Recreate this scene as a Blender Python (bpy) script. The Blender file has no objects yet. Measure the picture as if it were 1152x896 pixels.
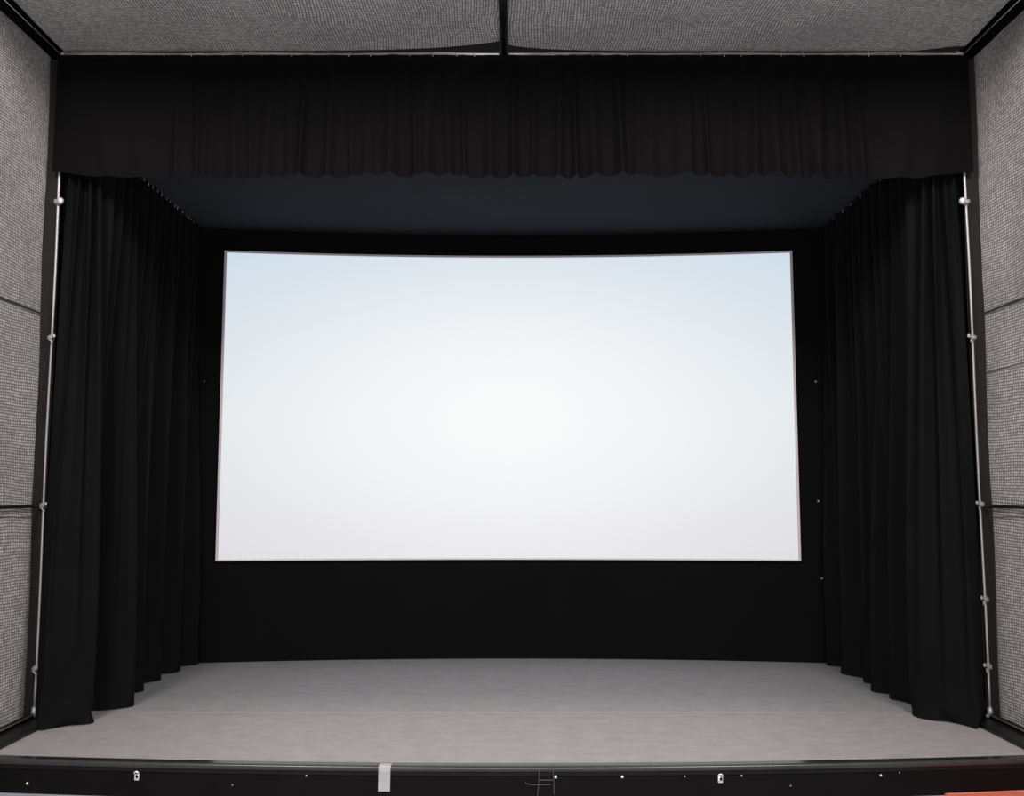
import bpy, bmesh, math, random
from mathutils import Vector
random.seed(7)
SC = bpy.context.scene
COL = SC.collection
PI = math.pi

# ------------------------------------------------------------------ materials
def mat(name, color, rough=0.6, metal=0.0, spec=0.5, sheen=0.0, noise=0.0, nscale=8.0, bump=0.0, bscale=60.0):
    m = bpy.data.materials.new(name); m.use_nodes = True
    nt = m.node_tree; b = nt.nodes['Principled BSDF']
    b.inputs['Roughness'].default_value = rough
    b.inputs['Metallic'].default_value = metal
    b.inputs['Specular IOR Level'].default_value = spec
    if sheen:
        b.inputs['Sheen Weight'].default_value = sheen
        b.inputs['Sheen Roughness'].default_value = 0.5
    tc = nt.nodes.new('ShaderNodeTexCoord')
    n = nt.nodes.new('ShaderNodeTexNoise'); n.inputs['Scale'].default_value = nscale
    n.inputs['Detail'].default_value = 5
    nt.links.new(tc.outputs['Object'], n.inputs['Vector'])
    mx = nt.nodes.new('ShaderNodeMix'); mx.data_type = 'RGBA'
    nt.links.new(n.outputs['Fac'], mx.inputs['Factor'])
    mx.inputs['A'].default_value = tuple(c * (1 - noise) for c in color) + (1,)
    mx.inputs['B'].default_value = tuple(min(1, c * (1 + noise)) for c in color) + (1,)
    nt.links.new(mx.outputs['Result'], b.inputs['Base Color'])
    if bump:
        n2 = nt.nodes.new('ShaderNodeTexNoise'); n2.inputs['Scale'].default_value = bscale
        n2.inputs['Detail'].default_value = 4
        nt.links.new(tc.outputs['Object'], n2.inputs['Vector'])
        bp = nt.nodes.new('ShaderNodeBump'); bp.inputs['Strength'].default_value = bump
        bp.inputs['Distance'].default_value = 0.01
        nt.links.new(n2.outputs['Fac'], bp.inputs['Height'])
        nt.links.new(bp.outputs['Normal'], b.inputs['Normal'])
    return m

def net_mat(name, axes, cell, warp, dark, light):
    """grey fabric behind a fine dark square net; the net is pulled slightly out of true"""
    m = bpy.data.materials.new(name); m.use_nodes = True
    nt = m.node_tree; N = nt.nodes.new; L = nt.links.new
    b = nt.nodes['Principled BSDF']; b.inputs['Roughness'].default_value = 0.9
    b.inputs['Specular IOR Level'].default_value = 0.15
    tc = N('ShaderNodeTexCoord')
    def mth(op, a, bb=None):
        n = N('ShaderNodeMath'); n.operation = op
        for i, v in enumerate((a, bb)):
            if v is None: continue
            if isinstance(v, (int, float)): n.inputs[i].default_value = v
            else: L(v, n.inputs[i])
        return n.outputs[0]
    nz = N('ShaderNodeTexNoise'); nz.inputs['Scale'].default_value = 1.1; nz.inputs['Detail'].default_value = 2
    L(tc.outputs['Object'], nz.inputs['Vector'])
    sub = N('ShaderNodeVectorMath'); sub.operation = 'SUBTRACT'; sub.inputs[1].default_value = (.5, .5, .5)
    L(nz.outputs['Color'], sub.inputs[0])
    scl = N('ShaderNodeVectorMath'); scl.operation = 'SCALE'; scl.inputs['Scale'].default_value = warp
    L(sub.outputs[0], scl.inputs[0])
    add = N('ShaderNodeVectorMath'); add.operation = 'ADD'
    L(tc.outputs['Object'], add.inputs[0]); L(scl.outputs[0], add.inputs[1])
    sp = N('ShaderNodeSeparateXYZ'); L(add.outputs[0], sp.inputs[0])
    u = mth('DIVIDE', sp.outputs[axes[0]], cell); v = mth('DIVIDE', sp.outputs[axes[1]], cell)
    def hump(x): return mth('ABSOLUTE', mth('SINE', mth('MULTIPLY', x, PI)))
    g = mth('POWER', mth('MULTIPLY', hump(u), hump(v)), 0.75)
    cb = N('ShaderNodeCombineXYZ'); L(mth('FLOOR', u), cb.inputs[0]); L(mth('FLOOR', v), cb.inputs[1])
    wn = N('ShaderNodeTexWhiteNoise'); wn.noise_dimensions = '2D'; L(cb.outputs[0], wn.inputs['Vector'])
    g = mth('MULTIPLY', g, mth('ADD', mth('MULTIPLY', wn.outputs['Value'], 0.55), 0.62))
    big = N('ShaderNodeTexNoise'); big.inputs['Scale'].default_value = 1.8; big.inputs['Detail'].default_value = 3
    L(tc.outputs['Object'], big.inputs['Vector'])
    g = mth('MULTIPLY', g, mth('ADD', mth('MULTIPLY', big.outputs['Fac'], 0.5), 0.72))
    mx = N('ShaderNodeMix'); mx.data_type = 'RGBA'
    L(g, mx.inputs['Factor']); mx.inputs['A'].default_value = dark + (1,); mx.inputs['B'].default_value = light + (1,)
    L(mx.outputs['Result'], b.inputs['Base Color'])
    bp = N('ShaderNodeBump'); bp.inputs['Strength'].default_value = 0.35; bp.inputs['Distance'].default_value = 0.006
    L(g, bp.inputs['Height']); L(bp.outputs['Normal'], b.inputs['Normal'])
    return m

def floor_mat():
    m = bpy.data.materials.new('stage_vinyl'); m.use_nodes = True
    nt = m.node_tree; N = nt.nodes.new; L = nt.links.new
    b = nt.nodes['Principled BSDF']; b.inputs['Roughness'].default_value = 0.5
    b.inputs['Specular IOR Level'].default_value = 0.45
    tc = N('ShaderNodeTexCoord')
    mp = N('ShaderNodeMapping'); mp.inputs['Scale'].default_value = (1.0, 1.5, 1)
    L(tc.outputs['Object'], mp.inputs['Vector'])
    n1 = N('ShaderNodeTexNoise'); n1.inputs['Scale'].default_value = 5.5; n1.inputs['Detail'].default_value = 8
    n1.inputs['Roughness'].default_value = 0.62
    L(mp.outputs[0], n1.inputs['Vector'])
    r1 = N('ShaderNodeValToRGB'); L(n1.outputs['Fac'], r1.inputs[0])
    r1.color_ramp.elements[0].position = 0.3; r1.color_ramp.elements[0].color = (FL[0]*.84, FL[1]*.84, FL[2]*.85, 1)
    r1.color_ramp.elements[1].position = 0.7; r1.color_ramp.elements[1].color = (FL[0]*1.1, FL[1]*1.1, FL[2]*1.1, 1)
    n2 = N('ShaderNodeTexNoise'); n2.inputs['Scale'].default_value = 26; n2.inputs['Detail'].default_value = 3
    L(mp.outputs[0], n2.inputs['Vector'])
    r2 = N('ShaderNodeValToRGB'); L(n2.outputs['Fac'], r2.inputs[0])
    r2.color_ramp.elements[0].position = 0.27; r2.color_ramp.elements[0].color = (.8, .79, .78, 1)
    r2.color_ramp.elements[1].position = 0.42; r2.color_ramp.elements[1].color = (1, 1, 1, 1)
    mx = N('ShaderNodeMix'); mx.data_type = 'RGBA'; mx.blend_type = 'MULTIPLY'; mx.inputs['Factor'].default_value = 1
    L(r1.outputs[0], mx.inputs['A']); L(r2.outputs[0], mx.inputs['B'])
    # light falloff painted into the vinyl: warm front, cooler and darker rear
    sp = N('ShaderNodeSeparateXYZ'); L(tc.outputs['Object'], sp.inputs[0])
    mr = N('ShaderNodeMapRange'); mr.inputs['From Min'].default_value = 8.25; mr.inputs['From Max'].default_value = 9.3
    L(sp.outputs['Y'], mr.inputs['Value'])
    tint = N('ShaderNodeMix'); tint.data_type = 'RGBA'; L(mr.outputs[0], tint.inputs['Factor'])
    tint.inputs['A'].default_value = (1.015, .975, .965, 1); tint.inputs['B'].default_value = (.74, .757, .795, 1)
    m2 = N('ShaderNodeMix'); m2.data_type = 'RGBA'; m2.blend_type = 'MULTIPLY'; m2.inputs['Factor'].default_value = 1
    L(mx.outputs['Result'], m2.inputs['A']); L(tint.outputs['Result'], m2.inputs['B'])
    L(m2.outputs['Result'], b.inputs['Base Color'])
    bp = N('ShaderNodeBump'); bp.inputs['Strength'].default_value = 0.12; bp.inputs['Distance'].default_value = 0.004
    L(n2.outputs['Fac'], bp.inputs['Height']); L(bp.outputs['Normal'], b.inputs['Normal'])
    return m

def screen_mat():
    """lit projection surface: white field, cooler and dimmer towards its corners"""
    m = bpy.data.materials.new('lit_screen'); m.use_nodes = True
    nt = m.node_tree; N = nt.nodes.new; L = nt.links.new
    nt.nodes.remove(nt.nodes['Principled BSDF'])
    out = nt.nodes['Material Output']
    uv = N('ShaderNodeUVMap'); uv.uv_map = 'UVMap'
    sp = N('ShaderNodeSeparateXYZ'); L(uv.outputs[0], sp.inputs[0])
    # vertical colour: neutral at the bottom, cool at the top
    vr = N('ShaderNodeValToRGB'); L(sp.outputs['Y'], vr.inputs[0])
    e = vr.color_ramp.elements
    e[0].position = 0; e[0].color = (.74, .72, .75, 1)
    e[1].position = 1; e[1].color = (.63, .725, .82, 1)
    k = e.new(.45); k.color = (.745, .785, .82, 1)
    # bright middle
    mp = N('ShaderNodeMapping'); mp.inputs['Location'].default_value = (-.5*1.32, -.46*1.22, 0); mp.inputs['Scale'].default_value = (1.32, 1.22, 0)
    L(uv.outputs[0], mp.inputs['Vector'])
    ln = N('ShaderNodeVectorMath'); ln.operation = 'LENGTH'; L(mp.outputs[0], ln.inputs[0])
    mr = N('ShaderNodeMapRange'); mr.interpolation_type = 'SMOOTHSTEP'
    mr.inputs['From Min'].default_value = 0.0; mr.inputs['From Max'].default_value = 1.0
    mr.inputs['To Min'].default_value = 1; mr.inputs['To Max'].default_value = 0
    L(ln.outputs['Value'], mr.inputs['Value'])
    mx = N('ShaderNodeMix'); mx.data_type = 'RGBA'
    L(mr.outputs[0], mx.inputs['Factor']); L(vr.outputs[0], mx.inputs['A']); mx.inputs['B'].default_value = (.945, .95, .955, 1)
    em = N('ShaderNodeEmission'); L(mx.outputs['Result'], em.inputs['Color']); em.inputs['Strength'].default_value = 1.0
    L(em.outputs[0], out.inputs['Surface'])
    return m

FL = (.36, .352, .350)
M = {}
M['drape'] = mat('black_drape', (.0066, .0064, .0066), .9, spec=.05, noise=.25, nscale=3, bump=.15, bscale=220)
M['valance'] = mat('black_valance_cloth', (.0045, .0042, .0042), .9, spec=.04, noise=.25, nscale=2.5, bump=.15, bscale=220)
M['back'] = mat('black_masking_cloth', (.0048, .0048, .0050), .9, spec=.05, noise=.2, nscale=2, bump=.1, bscale=200)
M['soffit'] = mat('dark_soffit', (.025, .029, .035), .9, spec=.05, noise=.15, nscale=1.5)
M['black'] = mat('black_webbing', (.021, .019, .018), .8, spec=.1, noise=.45, nscale=70, bump=.5, bscale=120)
M['deep'] = mat('flat_black', (.003, .003, .003), .8, spec=.05)
M['rail'] = mat('black_tube', (.006, .006, .006), .45, spec=.3)
M['steel'] = mat('galvanised_steel', (.50, .48, .47), .42, metal=.55, noise=.12, nscale=14)
M['dull'] = mat('dull_steel', (.33, .32, .31), .5, metal=.5, noise=.25, nscale=14)
M['pipe'] = mat('pale_grey_pipe', (.46, .45, .44), .5, metal=.2, noise=.2, nscale=9)
M['chrome'] = mat('bright_zinc', (.85, .84, .82), .25, metal=.6, noise=.15, nscale=40)
M['nosing'] = mat('dark_metal_nosing', (.065, .063, .060), .28, metal=.5, spec=.5, noise=.3, nscale=5)
M['strip'] = mat('glossy_edge_strip', (.05, .052, .054), .14, metal=.6, spec=.6, noise=.2, nscale=5)
M['fascia'] = mat('black_fascia', (.0055, .0048, .0046), .6, spec=.08, noise=.4, nscale=4, bump=.1, bscale=30)
M['lip'] = mat('dull_black_lip', (.010, .0092, .009), .6, spec=.12, noise=.3, nscale=5)
M['tape'] = mat('white_tape', (.44, .425, .425), .6, spec=.3, noise=.06, nscale=30)
M['wire'] = mat('thin_grey_wire', (.11, .105, .10), .5, spec=.3)
M['frame'] = mat('screen_edge', (.62, .56, .58), .6, spec=.3, noise=.1)
M['seam'] = mat('floor_seam', (.50, .48, .47), .6, noise=.15, nscale=6)
M['panelseam'] = mat('panel_seam', (.035, .034, .033), .8, noise=.3)
M['red'] = mat('red_vinyl_mat', (.72, .18, .11), .6, noise=.12, nscale=6, bump=.15, bscale=60)
M['pale'] = mat('pale_hall_floor', (.42, .44, .52), .35, noise=.12, nscale=3)
M['netwall'] = net_mat('net_wall', (1, 2), .0245, .09, (.085, .081, .079), (.74, .705, .69))
M['netceil'] = net_mat('net_ceiling', (0, 1), .024, .16, (.08, .076, .074), (.84, .80, .78))
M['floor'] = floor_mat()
M['screen'] = screen_mat()

# ------------------------------------------------------------------ helpers
def link(name, bm, m, parent=None, smooth=False):
    me = bpy.data.meshes.new(name); bm.normal_update(); bm.to_mesh(me); bm.free()
    me.materials.append(m)
    if smooth:
        for p in me.polygons: p.use_smooth = True
    o = bpy.data.objects.new(name, me); COL.objects.link(o)
    if parent: o.parent = parent; o.matrix_parent_inverse = parent.matrix_world.inverted() if False else o.matrix_parent_inverse
    return o

def tag(o, label, cat, group=None, kind=None):
    if label: o['label'] = label
    if cat: o['category'] = cat
    if group: o['group'] = group
    if kind: o['kind'] = kind
    return o

def struct(name, bm, m, parent=None, smooth=False, label=None):
    o = link(name, bm, m, parent, smooth)
    if not parent: o['kind'] = 'structure'
    if label: o['label'] = label
    return o

def empty(name, loc, label, cat, group=None):
    o = bpy.data.objects.new(name, None); COL.objects.link(o)
    o.location = loc; o.empty_display_size = .1
    return tag(o, label, cat, group)

def box(bm, lo, hi, bev=0.0):
    r = bmesh.ops.create_cube(bm, size=1)
    for v in r['verts']:
        v.co = Vector([(lo[i] + hi[i]) / 2 + v.co[i] * (hi[i] - lo[i]) for i in range(3)])
    if bev:
        es = list({e for v in r['verts'] for e in v.link_edges})
        bmesh.ops.bevel(bm, geom=es, offset=bev, segments=2, affect='EDGES', profile=.5)
    return bm

def tube(bm, pts, r, n=12, caps=True):
    pts = [Vector(p) for p in pts]; rings = []
    up = None
    for i, p in enumerate(pts):
        d = (pts[min(i+1, len(pts)-1)] - pts[max(i-1, 0)]).normalized()
        a = Vector((0, 0, 1)) if abs(d.z) < .9 else Vector((1, 0, 0))
        s = d.cross(a).normalized(); t = s.cross(d).normalized()
        rr = r[i] if isinstance(r, (list, tuple)) else r
        rings.append([bm.verts.new(p + (s * math.cos(2*PI*k/n) + t * math.sin(2*PI*k/n)) * rr) for k in range(n)])
    for a, b in zip(rings, rings[1:]):
        for k in range(n): bm.faces.new((a[k], a[(k+1) % n], b[(k+1) % n], b[k]))
    if caps:
        bm.faces.new(rings[0][::-1]); bm.faces.new(rings[-1])
    return bm

def ball(bm, c, r, sc=(1, 1, 1), seg=12):
    q = bmesh.ops.create_uvsphere(bm, u_segments=seg, v_segments=max(6, seg//2), radius=r)
    for v in q['verts']: v.co = Vector([v.co[i]*sc[i] + c[i] for i in range(3)])
    return bm

def grid(bm, fn, nu, nv):
    vs = [[bm.verts.new(fn(i/nu, j/nv)) for j in range(nv+1)] for i in range(nu+1)]
    for i in range(nu):
        for j in range(nv): bm.faces.new((vs[i][j], vs[i+1][j], vs[i+1][j+1], vs[i][j+1]))
    return vs

def lerp(a, b, t): return a + (b - a) * t
def sstep(a, b, x):
    t = max(0, min(1, (x - a) / (b - a))); return t * t * (3 - 2*t)

# ------------------------------------------------------------------ camera
cam = bpy.data.cameras.new('camera'); co = bpy.data.objects.new('camera', cam); COL.objects.link(co)
cam.sensor_fit = 'HORIZONTAL'; cam.sensor_width = 36; cam.lens = 36 * 1073 / 1152
co.location = (0, 0, 1.92); co.rotation_euler = (math.radians(90 + 5.53), 0, 0)
SC.camera = co

# ------------------------------------------------------------------ setting
def yfront(x): return 6.868 + x*x/68            # bowed front edge of the stage
def yback(x): return 11.153 - x*x/44            # curved back wall
FH = -.235                                       # hall floor

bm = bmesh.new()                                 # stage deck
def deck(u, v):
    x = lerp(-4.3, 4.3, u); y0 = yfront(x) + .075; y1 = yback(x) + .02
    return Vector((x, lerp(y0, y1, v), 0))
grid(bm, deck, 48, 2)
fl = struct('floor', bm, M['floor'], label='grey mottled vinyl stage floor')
bm = bmesh.new()                                 # weld line across the sheet
grid(bm, lambda u, v: Vector((lerp(-3.30, 2.9, u), 8.49 + .020*v + .006*math.sin(u*19), .0012)), 40, 1)
struct('seam', bm, M['seam'], fl, label='pale weld line across the floor')

bm = bmesh.new()
grid(bm, lambda u, v: Vector((lerp(-7, 7, u), lerp(-3, 7.4, v), FH)), 2, 2)
struct('floor', bm, M['pale'], label='pale blue-grey hall floor below the stage')

# fascia with nosing
bm = bmesh.new()
grid(bm, lambda u, v: Vector((lerp(-4.3, 4.3, u), yfront(lerp(-4.3, 4.3, u)), lerp(-.03, FH, v))), 60, 2)
fas = struct('trim_1', bm, M['fascia'], label='black fascia board under the stage edge')
prof = [(.0, .0015), (.0, .006), (.045, .006), (.046, .0045)]
bm = bmesh.new()
def sweep(bm, prof, n=70, x0=-4.3, x1=4.3, sm=True):
    rows = []
    for i in range(n+1):
        x = lerp(x0, x1, i/n)
        rows.append([bm.verts.new((x, yfront(x) + d, z)) for d, z in prof])
    for a, b in zip(rows, rows[1:]):
        for k in range(len(prof)-1): bm.faces.new((a[k], b[k], b[k+1], a[k+1]))
sweep(bm, [(.0775, .0), (.077, .0045), (.020, .0020), (.0195, -.004)])
struct('trim_2', bm, M['strip'], label='glossy dark inlay strip along the stage edge')
bm = bmesh.new()
pr = [(.021, .003)] + [(.006 - .018*math.sin(a), -.012 + .016*math.cos(a)) for a in [i*PI/2/6 for i in range(7)]] + [(-.012, -.030), (-.004, -.034)]
sweep(bm, pr)
struct('trim_3', bm, M['nosing'], smooth=True, label='rounded dark metal nosing on the stage edge')
bm = bmesh.new(); sweep(bm, [(-.006, -.031), (-.006, -.060), (0, -.064), (.004, -.064)])
link('lip', bm, M['lip'], bpy.data.objects['trim_3'])

def screw(x, z, r=.008, m='chrome'):
    bm = bmesh.new(); ball(bm, (x, yfront(x) - .006 if z < -.066 else yfront(x) - .010, z), r, (1, .6, 1), 10)
    box(bm, (x - r*.8, yfront(x) - .006 - r*.75 - (0 if z < -.066 else .004), z - r*.12), (x + r*.8, yfront(x) - .004 - r*.3, z + r*.12))
    return link('screw', bm, M[m], fas, True)
for x, z, r in [(-3.459, -.163, .010), (-1.961, -.138, .006), (-1.438, -.068, .008), (.304, -.068, .013), (.769, -.07, .011),
                (1.206, -.07, .007), (1.608, -.07, .008), (1.954, -.144, .006), (2.605, -.085, .009), (2.742, -.07, .006)]:
    screw(x, z, r, 'chrome' if r > .008 else 'dull')
for x, z in [(-2.65, -.088), (1.456, -.084)]:    # small bright latch plates
    bm = bmesh.new(); y = yfront(x)
    box(bm, (x-.017, y-.014, z-.032), (x+.017, y+.0, z+.016), .004)
    tube(bm, [(x-.017, y-.012, z+.014), (x-.012, y-.02, z+.026), (x, y-.022, z+.032), (x+.012, y-.02, z+.026), (x+.017, y-.012, z+.014)], .006, 8)
    lt = link('latch', bm, M['chrome'], fas, True); lt['label'] = 'small pale metal latch plate'
    bm = bmesh.new(); ball(bm, (x+.003, y-.016, z-.004), .009, (1, .5, 1.3), 10)
    link('keyhole', bm, M['deep'], lt, True)

# back wall
bm = bmesh.new()
grid(bm, lambda u, v: Vector((lerp(-4.2, 4.2, u), yback(lerp(-4.2, 4.2, u)), lerp(0, 5.2, v))), 60, 4)
wb = struct('wall_back', bm, M['back'], smooth=True, label='curved wall of black masking cloth behind the screen')
for x, z in [(3.485, 3.16), (3.474, 1.798), (3.487, .931), (-3.53, 3.16), (-3.545, 1.80)]:
    bm = bmesh.new(); y = yback(x) - .006
    q = bmesh.ops.create_cone(bm, cap_ends=True, segments=12, radius1=.015, radius2=.011, depth=.014)
    for v in q['verts']: v.co = Vector((x + v.co.x, y - v.co.z, z + v.co.y))
    link('eyelet', bm, M['dull'] if x > 0 else M['panelseam'], wb, True)

# soffit over the stage
bm = bmesh.new()
def sof(u, v):
    x = lerp(-4.1, 4.1, u); return Vector((x, lerp(8.3, yback(x), v), 4.96))
grid(bm, sof, 30, 4)
struct('ceiling', bm, M['soffit'], label='dark blue-grey ceiling above the stage')
# black board above valance and side returns behind the curtains
bm = bmesh.new(); box(bm, (-4.2, 8.26, 4.97), (4.2, 8.30, 6.15))
struct('trim_4', bm, M['deep'], label='black header board behind the valance')
for s, nm in ((-1, 'wall_stage_left'), (1, 'wall_stage_right')):
    bm = bmesh.new(); box(bm, (min(s*3.94, s*4.1), 8.285, 0), (max(s*3.94, s*4.1), 11.0, 5.2))
    struct(nm, bm, M['deep'], label='black side wall hidden behind the stage curtain')

# side walls: netted grey panels
for s, nm in ((-1, 'wall_left'), (1, 'wall_right')):
    bm = bmesh.new()
    def wf(u, v):
        y = lerp(3.6, 8.2, u); z = lerp(-.02, 5.80, v)
        bul = .012*math.sin(y*5.1 + z*1.3 + s) * math.sin(z*1.9) + .02*sstep(.0, .5, 8.2-y)
        if z > 5.3: bul -= .0
        return Vector((s*(4.088 + (.03 if s < 0 else .048)*z/5.8 + bul), y, z))
    grid(bm, wf, 60, 60)
    w = struct(nm, bm, M['netwall'], smooth=True, label='grey wall panel covered with fine dark net, on the ' + ('left' if s < 0 else 'right'))
    zs = [3.455] if s < 0 else [3.455, 2.935]
    for z in zs + [1.70]:
        bm = bmesh.new(); h = .010 if z > 3 else .004
        grid(bm, lambda u, v: Vector((s*(4.066+(.03 if s < 0 else .048)*z/5.8+.025*sstep(0, .5, 8.2-lerp(3.6, 8.19, u))), lerp(3.6, 8.19, u), z + h*(v-.5)*2 + .006*math.sin(u*30))), 40, 1)
        struct('panel_seam', bm, M['panelseam'], w, label='dark horizontal seam')
    bm = bmesh.new()                              # front face: black webbing border
    grid(bm, lambda u, v: Vector((s*(lerp(3.978, 4.10 + (.03 if s < 0 else .048)*v, u) + (.008*math.sin(v*23)*u)), 8.205 + .012*math.sin(v*14+u), lerp(.0, 5.85, v))), 6, 60)
    struct('trim_5' if s < 0 else 'trim_6', bm, M['black'], smooth=True, label='black webbing border strip beside the ' + ('left' if s < 0 else 'right') + ' pole')

# netted ceiling in two sagging panels
YC = 6.75                                        # the net roof reaches this far out
CX = -.072                                        # centre pipe
for s in (-1, 1):
    bm = bmesh.new()
    def cf(u, v):
        xo = s*4.06; xi = CX + s*.02
        x = lerp(xi, xo, u)
        d = abs(x - xi)
        if s < 0: ye = 8.19 - .20*math.exp(-d/.55)
        else: ye = 8.19 - .13*math.exp(-d/.35) - .10*sstep(3.55, 4.05, d)
        y = lerp(YC, ye, v)
        z = 5.83 - .045*math.sin(PI*u)*sstep(0, .9, 8.19-y) + .02*math.sin(x*3.1+y*2)*sstep(0, .6, 8.19-y)
        return Vector((x, y, z))
    grid(bm, cf, 90, 50)
    struct('ceiling', bm, M['netceil'], smooth=True, label='grey netted ceiling panel, ' + ('left' if s < 0 else 'right') + ' of the black centre pipe')

# ------------------------------------------------------------------ pipes of the enclosure
r0 = empty('ceiling_pipe', (CX, 8.2, 5.8), 'straight black pipe running overhead between the two ceiling panels', 'pipe')
def child(name, bm, m, root, smooth=True):
    off = Vector(root.location)
    for v in bm.verts: v.co -= off
    return link(name, bm, m, root, smooth)
bm = bmesh.new(); tube(bm, [(CX, YC-.05, 5.79), (CX, 8.21, 5.79)], .036, 16); child('tube', bm, M['rail'], r0)
bm = bmesh.new(); tube(bm, [(CX, 8.17, 5.79), (CX, 8.225, 5.79)], .046, 16); child('collar', bm, M['rail'], r0)

for s in (-1, 1):
    nm = 'left' if s < 0 else 'right'
    r = empty('corner_beam', (s*4.06, 8.2, 5.8), 'black padded beam between the ceiling and the %s net wall' % nm, 'beam', 'padded corner beams')
    bm = bmesh.new(); tube(bm, [(s*4.08, YC, 5.825), (s*4.08, 7.4, 5.825), (s*4.085, 8.22, 5.825)], .078, 18)
    for v in bm.verts: v.co.z = 5.825 + (v.co.z - 5.825)*.75
    child('sleeve', bm, M['deep'], r)
    bm = bmesh.new(); tube(bm, [(s*3.995, YC, 5.763), (s*3.995, 8.19, 5.763)], .0032, 8); c = child('cable', bm, M['chrome'], r)
    c['label'] = 'thin bright cable along the beam'
    # bar across the wall
    r = empty('wall_bar', (s*3.995, 8.19, 1.785), 'thin black bar running across the %s net wall from the pole' % nm, 'bar', 'wall bars')
    bm = bmesh.new(); tube(bm, [(s*3.99, 8.165, 1.79), (s*4.045, 8.15, 1.785), (s*4.06, 8.0, 1.785), (s*4.06, 3.6, 1.78)], .014, 12)
    child('tube', bm, M['rail'], r)
    bm = bmesh.new(); tube(bm, [(s*4.06, 3.62, 1.78), (s*4.06, 3.56, 1.78)], .018, 12); child('end_cap', bm, M['rail'], r)
    # floor rail
    r = empty('floor_rail', (s*3.95, 7.6, 0), 'black rail along the stage floor below the %s net wall' % nm, 'rail', 'floor rails')
    bm = bmesh.new(); box(bm, (min(s*3.80, s*4.10), 6.99+.04, 0), (max(s*3.80, s*4.10), 8.16, .035), .008); child('plate', bm, M['rail'], r, False)
    bm = bmesh.new(); tube(bm, [(s*3.99, 7.03, .05), (s*3.99, 8.14, .05)], .022, 12); child('tube', bm, M['rail'], r)
    bm = bmesh.new(); tube(bm, [(s*3.967, 7.03, .062), (s*3.967, 8.12, .062)], .0045, 8); child('edge_highlight', bm, M['dull'], r)  # thin pale line standing in for the highlight along the floor tube

# ------------------------------------------------------------------ uprights
def clamp(z, s, root, big=False):
    bm = bmesh.new(); x = s*3.99
    tube(bm, [(x, 8.18, z-.026), (x, 8.18, z+.026)], .024, 14)
    box(bm, (x-.02, 8.14, z-.018), (x+.02, 8.165, z+.018), .005)
    c = child('clamp', bm, M['dull'], root); 
    bm = bmesh.new()
    k = .032 if big else .017
    d = 1 if s > 0 else -1
    ball(bm, (x - s*d*0 - (.045 if s > 0 else -.035), 8.145, z + (.004 if big else .014)), k, (1, .8, 1), 14)
    tube(bm, [(x, 8.15, z), (x - (.045 if s > 0 else -.035), 8.145, z + (.004 if big else .014))], .008, 8)
    off = Vector(root.location)
    for v in bm.verts: v.co -= off
    link('wing_nut', bm, M['chrome'] if big else M['steel'], c, True)
    if not big:
        bm = bmesh.new(); tube(bm, [(x - .02, 8.15, z-.01), (x-.03*(1 if s > 0 else -1), 8.14, z-.045)], .007, 8)
        for v in bm.verts: v.co -= off
        link('bolt', bm, M['steel'], c, True)
for s, zs in ((-1, [4.44, 3.235, 1.79, .43]), (1, [4.44, 3.235, 1.80, 1.005, .45])):
    nm = 'left' if s < 0 else 'right'
    r = empty('upright_pole', (s*3.99, 8.18, 0.035), 'slim silver upright pole with clamps beside the %s stage curtain' % nm, 'pole', 'curtain frame uprights')
    cuts = [5.74] + zs + [.07]
    bm = bmesh.new()
    tube(bm, [(s*3.99 + .004*math.sin(z*2.1), 8.18, z) for z in [.036 + i*(5.74-.036)/24 for i in range(25)]], .0108, 14)
    child('tube', bm, M['steel'], r)
    for i, z in enumerate(zs): clamp(z, s, r, i == 0)
    bm = bmesh.new(); x = s*3.99
    q = bmesh.ops.create_cone(bm, cap_ends=True, segments=16, radius1=.03, radius2=.018, depth=.08)
    for v in q['verts']: v.co += Vector((x, 8.18, .076))
    child('foot', bm, M['steel'], r)
    bm = bmesh.new(); tube(bm, [(x, 8.165, .055), (x - s*.045, 8.13, .055)], .012, 10); ball(bm, (x - s*.045, 8.13, .055), .017)
    child('foot_bolt', bm, M['dull'], r)

# top pipe
r = empty('curtain_pipe', (0, 8.19, 5.785), 'long pale grey horizontal pipe just above the black valance', 'pipe')
bm = bmesh.new(); tube(bm, [(-4.0 + 8.04*i/40, 8.19, 5.794 + .004*math.sin(i*.9)) for i in range(41)], .019, 14)
child('tube', bm, M['pipe'], r)
random.seed(3)
for x0, x1 in [(-3.86, -3.72), (-3.70, -3.55), (-3.52, -3.40), (-2.95, -2.75), (-2.5, -2.2), (-1.1, -.9), (.5, .8), (1.6, 2.1), (3.2, 3.5)]:
    bm = bmesh.new(); tube(bm, [(lerp(x0, x1, i/6), 8.19, 5.790 + .004*math.sin(lerp(x0, x1, i/6)*9)) for i in range(7)], [.019, .0215, .021, .0195, .0215, .021, .019], 12)
    child('tape_wrap', bm, M['dull'] if x0 > -2.9 else M['frame'], r)
for s in (-1, 1):
    bm = bmesh.new(); tube(bm, [(s*3.985, 8.19, 5.79), (s*4.05, 8.19, 5.79)], .028, 12); ball(bm, (s*4.0, 8.155, 5.785), .02)
    ball(bm, (s*3.955, 8.15, 5.735), .014)
    tube(bm, [(s*3.985, 8.17, 5.785), (s*3.955, 8.15, 5.735)], .008, 8)
    child('end_clamp', bm, M['steel'], r)

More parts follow.
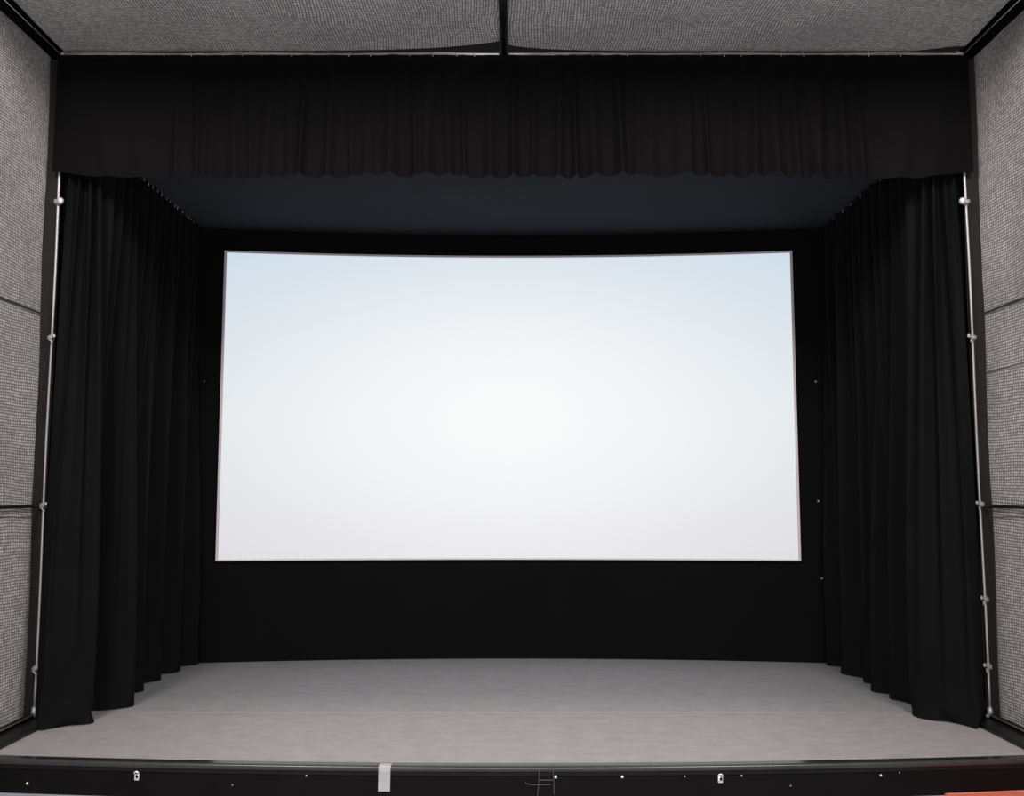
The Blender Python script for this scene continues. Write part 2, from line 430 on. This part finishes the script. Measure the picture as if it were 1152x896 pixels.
# ------------------------------------------------------------------ valance
random.seed(21)
VF = []
x = -2.95
while x < 3.1:
    VF.append((x, random.uniform(.025, .075), random.uniform(.4, 1.0), random.uniform(-.04, .04)))
    x += random.uniform(.10, .24)
def vfold(x, t):                                  # t = 0 top, 1 bottom
    env = sstep(-3.6, -2.2, x) * (1 - sstep(2.7, 3.7, x)) * .9 + .1
    y = 0
    for c, w, a, dr in VF:
        d = (x - c - dr*t) / w
        if abs(d) < 3.5: y += a * math.exp(-d*d*1.2)
    y = y*.10*env - .012*math.sin(x*2.3+1)
    for c, a in ((-3.66, .035), (-3.38, .03), (-3.02, .03), (3.50, .03), (3.80, .035)):   # long drag lines at the flat ends
        d = (x - c - (.14 if x < 0 else -.10)*t) / .09
        y += a*math.exp(-d*d)
    return y
def vz(x):
    z = 4.655 + .038*sstep(3.55, 4.02, abs(x)) - .012*sstep(2.0, 3.0, abs(x))*(1-sstep(3.5, 4.0, abs(x)))
    return z + .010*math.sin(x*9)*(1-sstep(2.2, 3, abs(x)))
val = empty('valance', (0, 8.14, 5.76), 'black pleated cloth valance hanging across the top of the stage', 'valance')
bm = bmesh.new()
def vf(u, v):
    x = lerp(-4.03, 4.045, u); f = vfold(x, v)
    zb = vz(x) + f*.15
    z = lerp(5.765 - .004*math.sin(x*25), zb, v)
    amp = .12 + .88*v**.8
    return Vector((x, 8.135 - f*amp, z)) - Vector(val.location)
grid(bm, vf, 900, 26)
link('cloth', bm, M['valance'], val, True)
bm = bmesh.new()
grid(bm, lambda u, v: Vector((lerp(-4.03, 4.045, u), 8.128 - .12*vfold(lerp(-4.03, 4.045, u), 0), lerp(5.766, 5.725, v))) - Vector(val.location), 200, 1)
link('heading_tape', bm, M['back'], val, True)
px = [148, 187, 218, 236, 254, 275, 297, 330, 372, 395, 419, 461, 487, 514, 534, 571, 622, 667, 705, 745, 787, 814, 831, 877, 901, 950, 974, 994, 1009]
hk = None
for i, p in enumerate(px):
    x = (p - 576)/126.0
    o = None
    if hk is None:
        bm = bmesh.new()
        tube(bm, [(.0, .03, .022), (0, .005, .034), (0, -.012, .02), (.003, -.012, -.004), (-.004, -.006, -.028)], .0042, 7)
        ball(bm, (-.004, -.008, -.026), .0075, seg=8)
        hk = link('hook', bm, M['steel'], val, True); o = hk
    else:
        o = hk.copy(); COL.objects.link(o); o.parent = val
    o.location = (x, -.018, .008); o.rotation_euler = (0, random.uniform(-.5, .5), 0)
    k = random.uniform(.35, .75); o.scale = (k, k, k)

# ------------------------------------------------------------------ side curtains
def catmull(P, n):
    P = [Vector(p) for p in P]; Q = [P[0]*2 - P[1]] + P + [P[-1]*2 - P[-2]]
    out = []
    for i in range(len(P)-1):
        a, b, c, d = Q[i:i+4]
        for k in range(n):
            t = k/n
            out.append(.5*((2*b) + (c-a)*t + (2*a-5*b+4*c-d)*t*t + (3*b-a-3*c+d)*t**3))
    out.append(P[-1]); return out
def resample(P, n):
    L = [0]
    for a, b in zip(P, P[1:]): L.append(L[-1] + (b-a).length)
    out = []; j = 0
    for i in range(n+1):
        s = L[-1]*i/n
        while j < len(L)-2 and L[j+1] < s: j += 1
        t = (s - L[j]) / max(1e-9, L[j+1]-L[j]); out.append(P[j].lerp(P[j+1], min(1, t)))
    return out
HEM = {1: [(3.885, 8.12), (3.87, 8.03), (3.775, 7.975), (3.62, 8.17), (3.452, 8.40), (3.50, 8.55), (3.64, 8.68), (3.60, 8.86), (3.503, 9.01), (3.53, 9.10), (3.66, 9.16), (3.58, 9.27),
           (3.464, 9.37), (3.50, 9.47), (3.66, 9.56), (3.63, 9.69), (3.55, 9.79), (3.57, 9.87), (3.67, 9.95), (3.58, 10.08), (3.472, 10.21), (3.50, 10.32), (3.67, 10.42), (3.62, 10.56), (3.49, 10.72), (3.50, 10.82)],
       -1: [(3.885, 8.08), (3.87, 7.97), (3.79, 7.915), (3.65, 8.02), (3.522, 8.115), (3.535, 8.24), (3.70, 8.36), (3.72, 8.47), (3.63, 8.56), (3.50, 8.63), (3.392, 8.70), (3.43, 8.83), (3.66, 8.95), (3.68, 9.12), (3.60, 9.28),
            (3.558, 9.39), (3.58, 9.46), (3.68, 9.54), (3.66, 9.70), (3.578, 9.88), (3.60, 9.96), (3.69, 10.04), (3.64, 10.2), (3.55, 10.36), (3.57, 10.43), (3.68, 10.5), (3.64, 10.62), (3.50, 10.76), (3.495, 10.84)]}
NP = 420
for s in (-1, 1):
    nm = 'left' if s < 0 else 'right'
    bot = resample(catmull([((a + (.07 if a > 3.6 and q > 4 else 0))*s, b, 0) for q, (a, b) in enumerate(HEM[s])], 10), NP)
    random.seed(5 + s)
    # heading: tight pleats along the track
    tp = [(3.885*s, 8.26, 0), (3.885*s, 8.16, 0), (3.865*s, 8.28, 0), (3.82*s, 8.19, 0), (3.795*s, 8.31, 0), (3.74*s, 8.20, 0), (3.715*s, 8.31, 0), (3.655*s, 8.22, 0), (3.68*s, 8.31, 0)]
    y = 8.33; k = 0
    while y < 10.80:
        a = random.uniform(.04, .085)
        tp.append((s*(3.64 + (a*1.6 if k % 2 == 0 else -a)), y, 0)); y += random.uniform(.07, .125); k += 1
    tp.append((s*3.62, 10.86, 0))
    top = resample(catmull(tp, 6), NP)
    ph = random.random()*6
    cur = empty('stage_curtain', (s*3.66, 9.3, 0), 'black floor-length pleated curtain along the %s side of the stage' % nm, 'curtain', 'side curtains of the stage')
    off = Vector(cur.location)
    bm = bmesh.new()
    H = 4.95
    def cfn(u, v):
        i = min(NP, int(round(u*NP))); z = v*H
        w = sstep(0, 1, v)*.55 + .45*v
        w = w**1.35
        p = bot[i].lerp(top[i], w)
        fine = .027*math.sin(i*.30 + ph + .5*math.sin(v*4))*(1-abs(2*v-1)**4)
        p = Vector((p.x + fine*s, p.y + fine*.4, 0))
        # the hem breaks on the floor
        if z < .30:
            q = 1 - z/.30
            brk = q*q*.035*(1 + .6*math.sin(i*.17+ph))
            p.x -= s*brk*.35
            p.y -= brk*.6
            fr = 1 - sstep(.10, .26, u)           # the front edge lies in a loose heap
            p.x -= s*fr*q*(.035*math.sin(v*150+u*60+ph) + .02*math.sin(u*95+ph))
            p.y -= fr*q*(.030*math.sin(v*120-u*80) + .03)
        p.z = .003 + z + (.010*abs(math.sin(i*.11+ph)) if v == 0 else 0)
        return p - off
    grid(bm, cfn, NP, 60)
    link('cloth', bm, M['drape'], cur, True)
    # hooks and heading chain
    hk = None; yy = 9.02
    random.seed(11)
    while yy < 10.5:
        if hk is None:
            bm = bmesh.new(); tube(bm, [(0, 0, .03), (.004, .0, .01), (0, 0, -.012)], .0045, 7); ball(bm, (0, 0, -.012), .007, seg=8)
            o = hk = link('hook', bm, M['dull'], cur, True)
        else:
            o = hk.copy(); COL.objects.link(o); o.parent = cur
        o.location = Vector((s*3.575, yy, 4.925)) - off
        k = random.uniform(.5, 1.0); o.scale = (k, k, k)
        yy += random.uniform(.07, .16) if s < 0 else random.uniform(.2, .32)

# ------------------------------------------------------------------ screen
X0, X1, Z0, Z1 = -3.335, 3.255, 1.125, 4.692
def ys(x): return yback(x) - .035
scr = empty('projection_screen', (0, ys(0), Z0), 'large white glowing curved cinema screen on the black back wall', 'screen')
off = Vector(scr.location)
bm = bmesh.new(); uvl = bm.loops.layers.uv.new('UVMap')
vs = grid(bm, lambda u, v: Vector((lerp(X0+.022, X1-.022, u), ys(lerp(X0+.022, X1-.022, u)), lerp(Z0+.012, Z1-.018, v))) - off, 60, 30)
idx = {v: (i/60, j/30) for i, row in enumerate(vs) for j, v in enumerate(row)}
for f in bm.faces:
    for l in f.loops: l[uvl].uv = idx[l.vert]
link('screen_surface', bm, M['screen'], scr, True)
def edge(fn, n, nm='frame_edge'):
    bm = bmesh.new(); grid(bm, lambda u, v: fn(u, v) - off, n, 3); return link(nm, bm, M['frame'], scr, False)
def prof4(v): return [(0, 0), (0, -.02), (1, -.02), (1, 0.0)][int(round(v*3))]
def fe(x0, x1, z0, z1, horiz):
    def fn(u, v):
        a, d = prof4(v)
        if horiz: x = lerp(x0, x1, u); return Vector((x, ys(x) + d + .004, lerp(z0, z1, a)))
        x = lerp(x0, x1, a); return Vector((x, ys(x) + d + .004, lerp(z0, z1, u)))
    return fn
edge(fe(X0, X1, Z1-.020, Z1, True), 60)
edge(fe(X0, X1, Z0, Z0+.016, True), 60)
edge(fe(X0, X0+.024, Z0, Z1, False), 2)
edge(fe(X1-.024, X1, Z0, Z1, False), 2)

# ------------------------------------------------------------------ small things on the stage front and below
x0, x1 = -.927, -.843
bm = bmesh.new()
pts = [(.055, .0065), (.02, .0065), (-.004, .006), (-.014, -.004), (-.016, -.03), (-.012, -.066), (-.008, -.10), (-.006, -.168)]
def tpf(u, v):
    i = int(round(v*(len(pts)-1))); x = lerp(x0, x1, u) - .006*(i/7.0)
    return Vector((x, yfront(x) + pts[i][0] - .001, pts[i][1]))
grid(bm, tpf, 4, len(pts)-1)
o = link('tape_strip', bm, M['tape'], None, False)
tag(o, 'short white tape strip stuck over the front edge of the stage', 'tape')

def wire(name, P, label, parent=None):
    bm = bmesh.new(); tube(bm, [v for v in catmull(P, 5)], .0021, 7)
    o = link(name, bm, M['wire'], parent, True)
    if label: tag(o, label, 'wire', 'wires over the stage edge')
    return o
yf = yfront(.2)
w1 = wire('hanging_wire', [(.190, yf+.03, .010), (.188, yf-.016, .004), (.187, yf-.02, -.06), (.182, yf-.016, -.14), (.172, yf-.012, -.228)],
          'thin grey wire hanging over the stage edge, the longer left one with cross wires')
wire('cross_wire', [(.195, yf-.02, -.084), (.235, yf-.019, -.085), (.285, yf-.017, -.086)], None, w1)
wire('cross_wire', [(.095, yf-.014, -.100), (.108, yf-.016, -.112), (.18, yf-.02, -.116), (.272, yf-.016, -.114)], None, w1)
wire('hanging_wire', [(.284, yf+.05, .010), (.284, yf-.014, .004), (.288, yf-.018, -.06), (.291, yf-.013, -.12), (.292, yf-.010, -.185)],
     'thin grey wire hanging over the stage edge, the shorter right one beside a bright screw')

rm = empty('floor_mat', (4.2, 6.3, FH), 'red vinyl floor mat lying below the right end of the stage', 'mat')
bm = bmesh.new(); box(bm, (3.06, 6.68, FH+.001), (5.6, 6.955, FH+.02), .008); child('pad', bm, M['red'], rm, False)
for v in rm.children[0].data.vertices:            # far edge follows the bowed fascia
    wx = v.co.x + 4.2
    if v.co.y > .5: v.co.y = yfront(wx) - .02 - 6.3
bm = bmesh.new()
grid(bm, lambda u, v: Vector((lerp(3.08, 5.58, u), yfront(lerp(3.08, 5.58, u)) - .022 - .03*v, FH+.0215)), 20, 1)
pp = child('piping', bm, mat('pale_red_piping', (.85, .29, .24), .5), rm, False); pp['label'] = 'paler red edging'

# ------------------------------------------------------------------ light
def area(name, loc, aim, sx, sy, power, color):
    l = bpy.data.lights.new(name, 'AREA'); l.shape = 'RECTANGLE'; l.size = sx; l.size_y = sy; l.energy = power; l.color = color
    o = bpy.data.objects.new(name, l); COL.objects.link(o); o.location = loc
    o.rotation_euler = (Vector(aim) - Vector(loc)).to_track_quat('-Z', 'Y').to_euler(); return o
for s in (-1, 1):
    area('hall_light', (s*4.0, 2.2, 7.6), (s*.6, 8.2, 1.2), 2.4, 2.6, 560, (1, .945, .915))
area('hall_fill', (0, -2.5, 1.6), (0, 8, 4.2), 6, 2.4, 330, (1, .96, .945))
w = bpy.data.worlds.new('world'); SC.world = w; w.use_nodes = True
w.node_tree.nodes['Background'].inputs[0].default_value = (.9, .93, 1, 1)
w.node_tree.nodes['Background'].inputs[1].default_value = .12
SC.view_settings.view_transform = 'Standard'
SC.view_settings.look = 'None'
SC.view_settings.exposure = 0
SC.view_settings.gamma = 1
